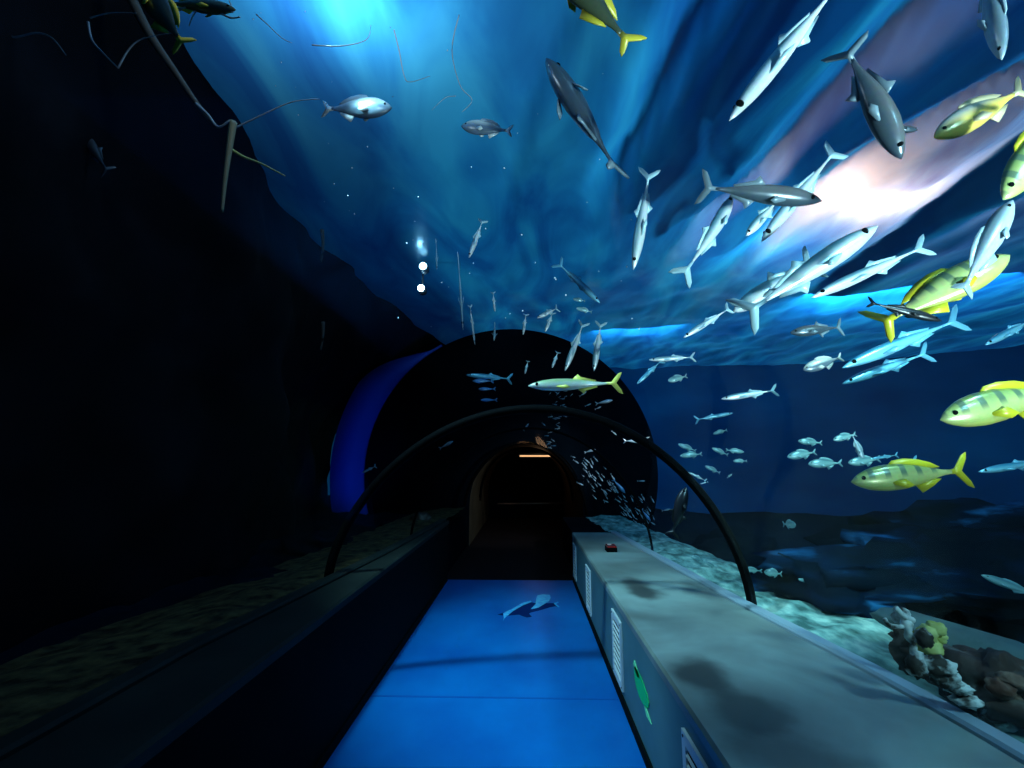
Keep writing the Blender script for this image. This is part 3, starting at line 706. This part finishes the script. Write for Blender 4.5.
# school in front of the dark casing: each tiny fish one mesh
def small_mesh():
    prof = [(0, .05), (.12, .55), (.35, 1), (.65, .7), (.9, .22), (1, .12)]; V, Fc = [], []; n = 8
    for i in range(9):
        t = i/8; x = .5-.85*t; r = lerp(prof, t)
        for k in range(n):
            a = 2*PI*k/n; V.append((x, .07*r*math.cos(a), .11*r*math.sin(a)))
    for i in range(8):
        for k in range(n): Fc.append((i*n+k, i*n+(k+1) % n, i*n+n+(k+1) % n, i*n+n+k))
    Fc += [tuple(range(n))[::-1], tuple(range(8*n, 9*n))]
    return join((V, Fc), prism([(-.33, .01), (-.47, .12), (-.5, .10), (-.42, 0), (-.5, -.10), (-.47, -.12), (-.33, -.01)], .012))
M['school'] = mat('silver_scales', (.80, .88, .90), .25, .5); M['school_blue'] = mat('blue_scales', (.20, .45, .75), .3, .4)
sm = None; rnd = random.Random(3)
def tiny(a, b, L, ang, Y, label, group, m=None):
    global sm
    if sm is None: o = mesh('small_fish', small_mesh(), M['school']); sm = o
    else: o = sm.copy(); C.objects.link(o)
    if m:
        if m.name not in bpy.data.meshes: o.data = sm.data.copy(); o.data.materials.clear(); o.data.materials.append(m); o.data.name = m.name
        else: o.data = bpy.data.meshes[m.name]
    dx, dy = math.cos(ang)*L/2, math.sin(ang)*L/2
    orient(o, aty(a+dx, b+dy, Y), aty(a-dx, b-dy, Y+.05)); tag(o, label, 'fish', group); return o
gs = 'school of tiny silver fish right of the dark archway'; ls = 'tiny silver fish in the dense slanting school right of the dark archway'
for k in range(85):
    t = rnd.random()**.75; a = 571+82*t+rnd.gauss(0, 5); b = 455+70*t+rnd.gauss(0, 5+6*t)
    tiny(a, b, rnd.uniform(4, 8), rnd.gauss(.85, .22), rnd.uniform(8.2, 9.2), ls, gs)
gs = 'loose chain of tiny fish above the dark archway'; ls = 'tiny speck-like fish in the loose vertical chain over the dark archway'
for k in range(42):
    t = rnd.random(); a = 566-18*t+rnd.gauss(0, 6); b = 388+62*t
    tiny(a, b, rnd.uniform(3, 5.5), rnd.uniform(-.8, .8), rnd.uniform(7.2, 9), ls, gs)
gb = 'small fish scattered over the dark casing'
for a, b, L, an, lab in [(604,402,18,-.2,'largest pale fish scattered over the dark casing, right of the chain'), (583,394,9,-.6,'small bright slanting fish below the yellow slender fish tail'),
 (588,405,7,-.4,'small white fish, left of the largest pale one'), (598,408,7,-.4,'small white fish directly under the largest pale one'), (617,424,7,.1,'small grey fish, right one over the dark casing'),
 (578,416,6,0,'small fish, left of a level pair over the dark casing'), (585,416,6,0,'small fish, right of a level pair over the dark casing'), (614,433,7,.7,'small dim fish slanting down over the dark casing'),
 (634,441,22,0,'long dim fish swimming level in front of the dark casing rim'), (646,438,7,-.2,'small dim fish behind the seam near the casing rim'), (582,382+8,8,.1,'small yellowish fish just under the slender yellow fish'),
 (590,451,12,-.3,'small curled blue fish in the middle of the dark casing'), (641,533-52,8,0,'small grey fish right of the dense school'), (666,510,9,-.2,'dim blue fish beyond the lower end of the dense school'),
 (526,427,9,-.9,'small slanting fish over the arch rim, centre'), (446,445,16,-.5,'faint slender fish at the left over the dark archway')]:
    tiny(a, b, L, an, 8.0, lab, gb)
tiny(619, 486, 19, .85, 8.3, 'larger bright blue fish in the middle of the dense school', gb, M['school_blue'])
tiny(646, 515, 15, .9, 8.3, 'larger pale blue oval fish at the lower end of the dense school', gb, M['school_blue'])
g2 = 'faint blue fish left above the archway'
for a, b, L, lab in [(483,381,22,'faint level blue fish, first below the dim slender one'), (487,389,18,'faint level blue fish, second below the dim slender one'), (489,400,17,'faint level blue fish, lowest of the three left above the archway')]:
    tiny(a, b, L, PI, 6.5, lab, g2, M['school_blue'])

# specks drifting in the lit water
M['speck'] = mat('drifting_speck', (.75, .85, .9), .5)
bub = None; rb = random.Random(11)
for k in range(60):
    a, b = rb.uniform(190, 640), rb.uniform(8, 330)
    if a < 190+b*.75: a += b*.6
    c = aty(a, b, rb.uniform(2.0, 2.35) if b < 120 else rb.uniform(2.6, 4.5))
    if bub is None: bub = o = mesh('drifting_speck', blob((0, 0, 0), (.0055, .004, .007), 2, .3, 2, 6, 8), M['speck'])
    else: o = bub.copy(); C.objects.link(o)
    o.location = c; q = rb.uniform(.3, .8)*c.y/2.6; o.scale = (q, q, q)
    tag(o, 'tiny pale speck drifting in the blue water of the centre glow', 'speck', 'pale specks drifting in the lit water')

# ------------------------------------------------------------------ lamps in the tank
def light(kind, name, loc, col, power, **kw):
    l = bpy.data.lights.new(name, kind); l.color = col; l.energy = power
    o = bpy.data.objects.new(name, l); C.objects.link(o); o.location = loc
    tgt = kw.pop('to', None)
    for k, v in kw.items(): setattr(l, k, v)
    if tgt is not None: o.rotation_euler = (Vector(tgt)-Vector(loc)).to_track_quat('-Z', 'Y').to_euler()
    return o
def tank_lamp(px, py, Y, label):
    c = aty(px, py, Y); light('POINT', 'lamp_glow', c+Vector((0, -.25, 0)), (.4, .8, 1), 2.5, shadow_soft_size=.03); t = thing('underwater_lamp', label, 'lamp', c, 'small blue-white lamps left of centre')
    mesh('lamp_lens', blob((0, 0, 0), (.055, .03, .055), 0, 0, 1, 10, 16), M['lens_blue'], t)
    mesh('lamp_housing', tube([(0, .02, 0), (0, .16, 0)], .065, 14), M['housing'], t)
    mesh('bracket', tube([(0, .10, .0), (0, .10, .35)], .015, 8), M['housing'], t)
tank_lamp(423, 266, 6.7, 'small blue-white lamp left of centre, upper of the pair')
tank_lamp(421, 288, 7.1, 'small blue-white lamp left of centre, lower of the pair')

# sun added to shade the water swells, and hall lamps above the water
s = light('SUN', 'swell_sun', (0, 0, 12), (.17, .66, .86), 2.1, angle=math.radians(12))
s.rotation_euler = Vector((math.cos(.36)*1.0, .18, -math.sin(.36))).to_track_quat('-Z', 'Y').to_euler()
pa = atz(340, -18, ZS); light('POINT', 'hall_lamp', (pa.x, pa.y, ZS+.46), (.62, .80, 1), 42, shadow_soft_size=.15)
pb = atz(882, 205, ZS); light('POINT', 'hall_lamp', (pb.x, pb.y, ZS+.42), (1, .115, .07), 400, shadow_soft_size=.08)
pc = atz(770, 250, ZS); light('POINT', 'hall_lamp', (pc.x, pc.y, ZS+1.0), (.3, .8, 1), 60, shadow_soft_size=.1)
# unseen fill lights added in the tank; the first follows the upper left glow
light('SPOT', 'tank_fill', (-1.25, 2.6, 4.35), (.38, .84, 1), 640, to=(.62, 4.2, .2), spot_size=1.0, spot_blend=.7, shadow_soft_size=.12)
light('SPOT', 'tank_fill', (3.4, -1.6, 4.2), (.30, .78, 1), 640, to=(2.7, 3.4, .5), spot_size=1.1, spot_blend=.7, shadow_soft_size=.3)  # added to lift the fish and the rock heap
light('SPOT', 'fish_fill', (3.0, -1.4, .8), (.58, .93, 1), 2700, to=(2.2, 3.0, 4.5), spot_size=1.15, spot_blend=.9, shadow_soft_size=.15)  # added low behind the view to brighten fish bellies
light('POINT', 'tank_fill', (-.9, 2.0, 4.25), (.7, .9, 1), 14, shadow_soft_size=.1)  # added for the backs of the grey fish and the roots
light('AREA', 'tank_fill', (6.5, 8, 4.3), (.10, .6, 1), 230, to=(8.5, 13, 3.0), size=3)  # added to brighten the upper tank wall
light('AREA', 'tank_fill', (2.5, 10.5, 4.4), (.10, .5, 1), 50, to=(3.5, 15, 2.6), size=2)  # added to light the tank wall at the back
light('SPOT', 'arch_fill', (-3.3, 7.6, .9), (.03, .17, 1), 30, to=(-3.6, 9.7, 1.9), spot_size=1.3, spot_blend=.8, shadow_soft_size=.2)  # added low to light the left of the collar
light('SPOT', 'gravel_fill', (2.7, 1.6, 3.4), (.45, 1, .95), 260, to=(1.75, 4.0, .6), spot_size=.75, spot_blend=.9, shadow_soft_size=.1)  # added to brighten the gravel strip
light('SPOT', 'school_fill', (2.6, 6.6, 2.6), (.7, .9, 1), 230, to=(.9, 8.8, 1.7), spot_size=.65, spot_blend=.8, shadow_soft_size=.1)  # added to lift the school of tiny fish
light('POINT', 'corridor_glow', (.28, 12.9, 1.66), (1, .6, .32), 1.2, shadow_soft_size=.1)

w = bpy.data.worlds.new('world'); bpy.context.scene.world = w; w.use_nodes = True
w.node_tree.nodes['Background'].inputs[0].default_value = (.01, .22, .60, 1); w.node_tree.nodes['Background'].inputs[1].default_value = .11
sc = bpy.context.scene
sc.view_settings.view_transform = 'Standard'; sc.view_settings.look = 'None'; sc.view_settings.gamma = 1; sc.view_settings.exposure = 0
sc.view_settings.use_curve_mapping = False
sc.cycles.use_denoising = True; sc.cycles.max_bounces = 8; sc.cycles.transparent_max_bounces = 12; sc.cycles.caustics_reflective = False; sc.cycles.sample_clamp_indirect = 3
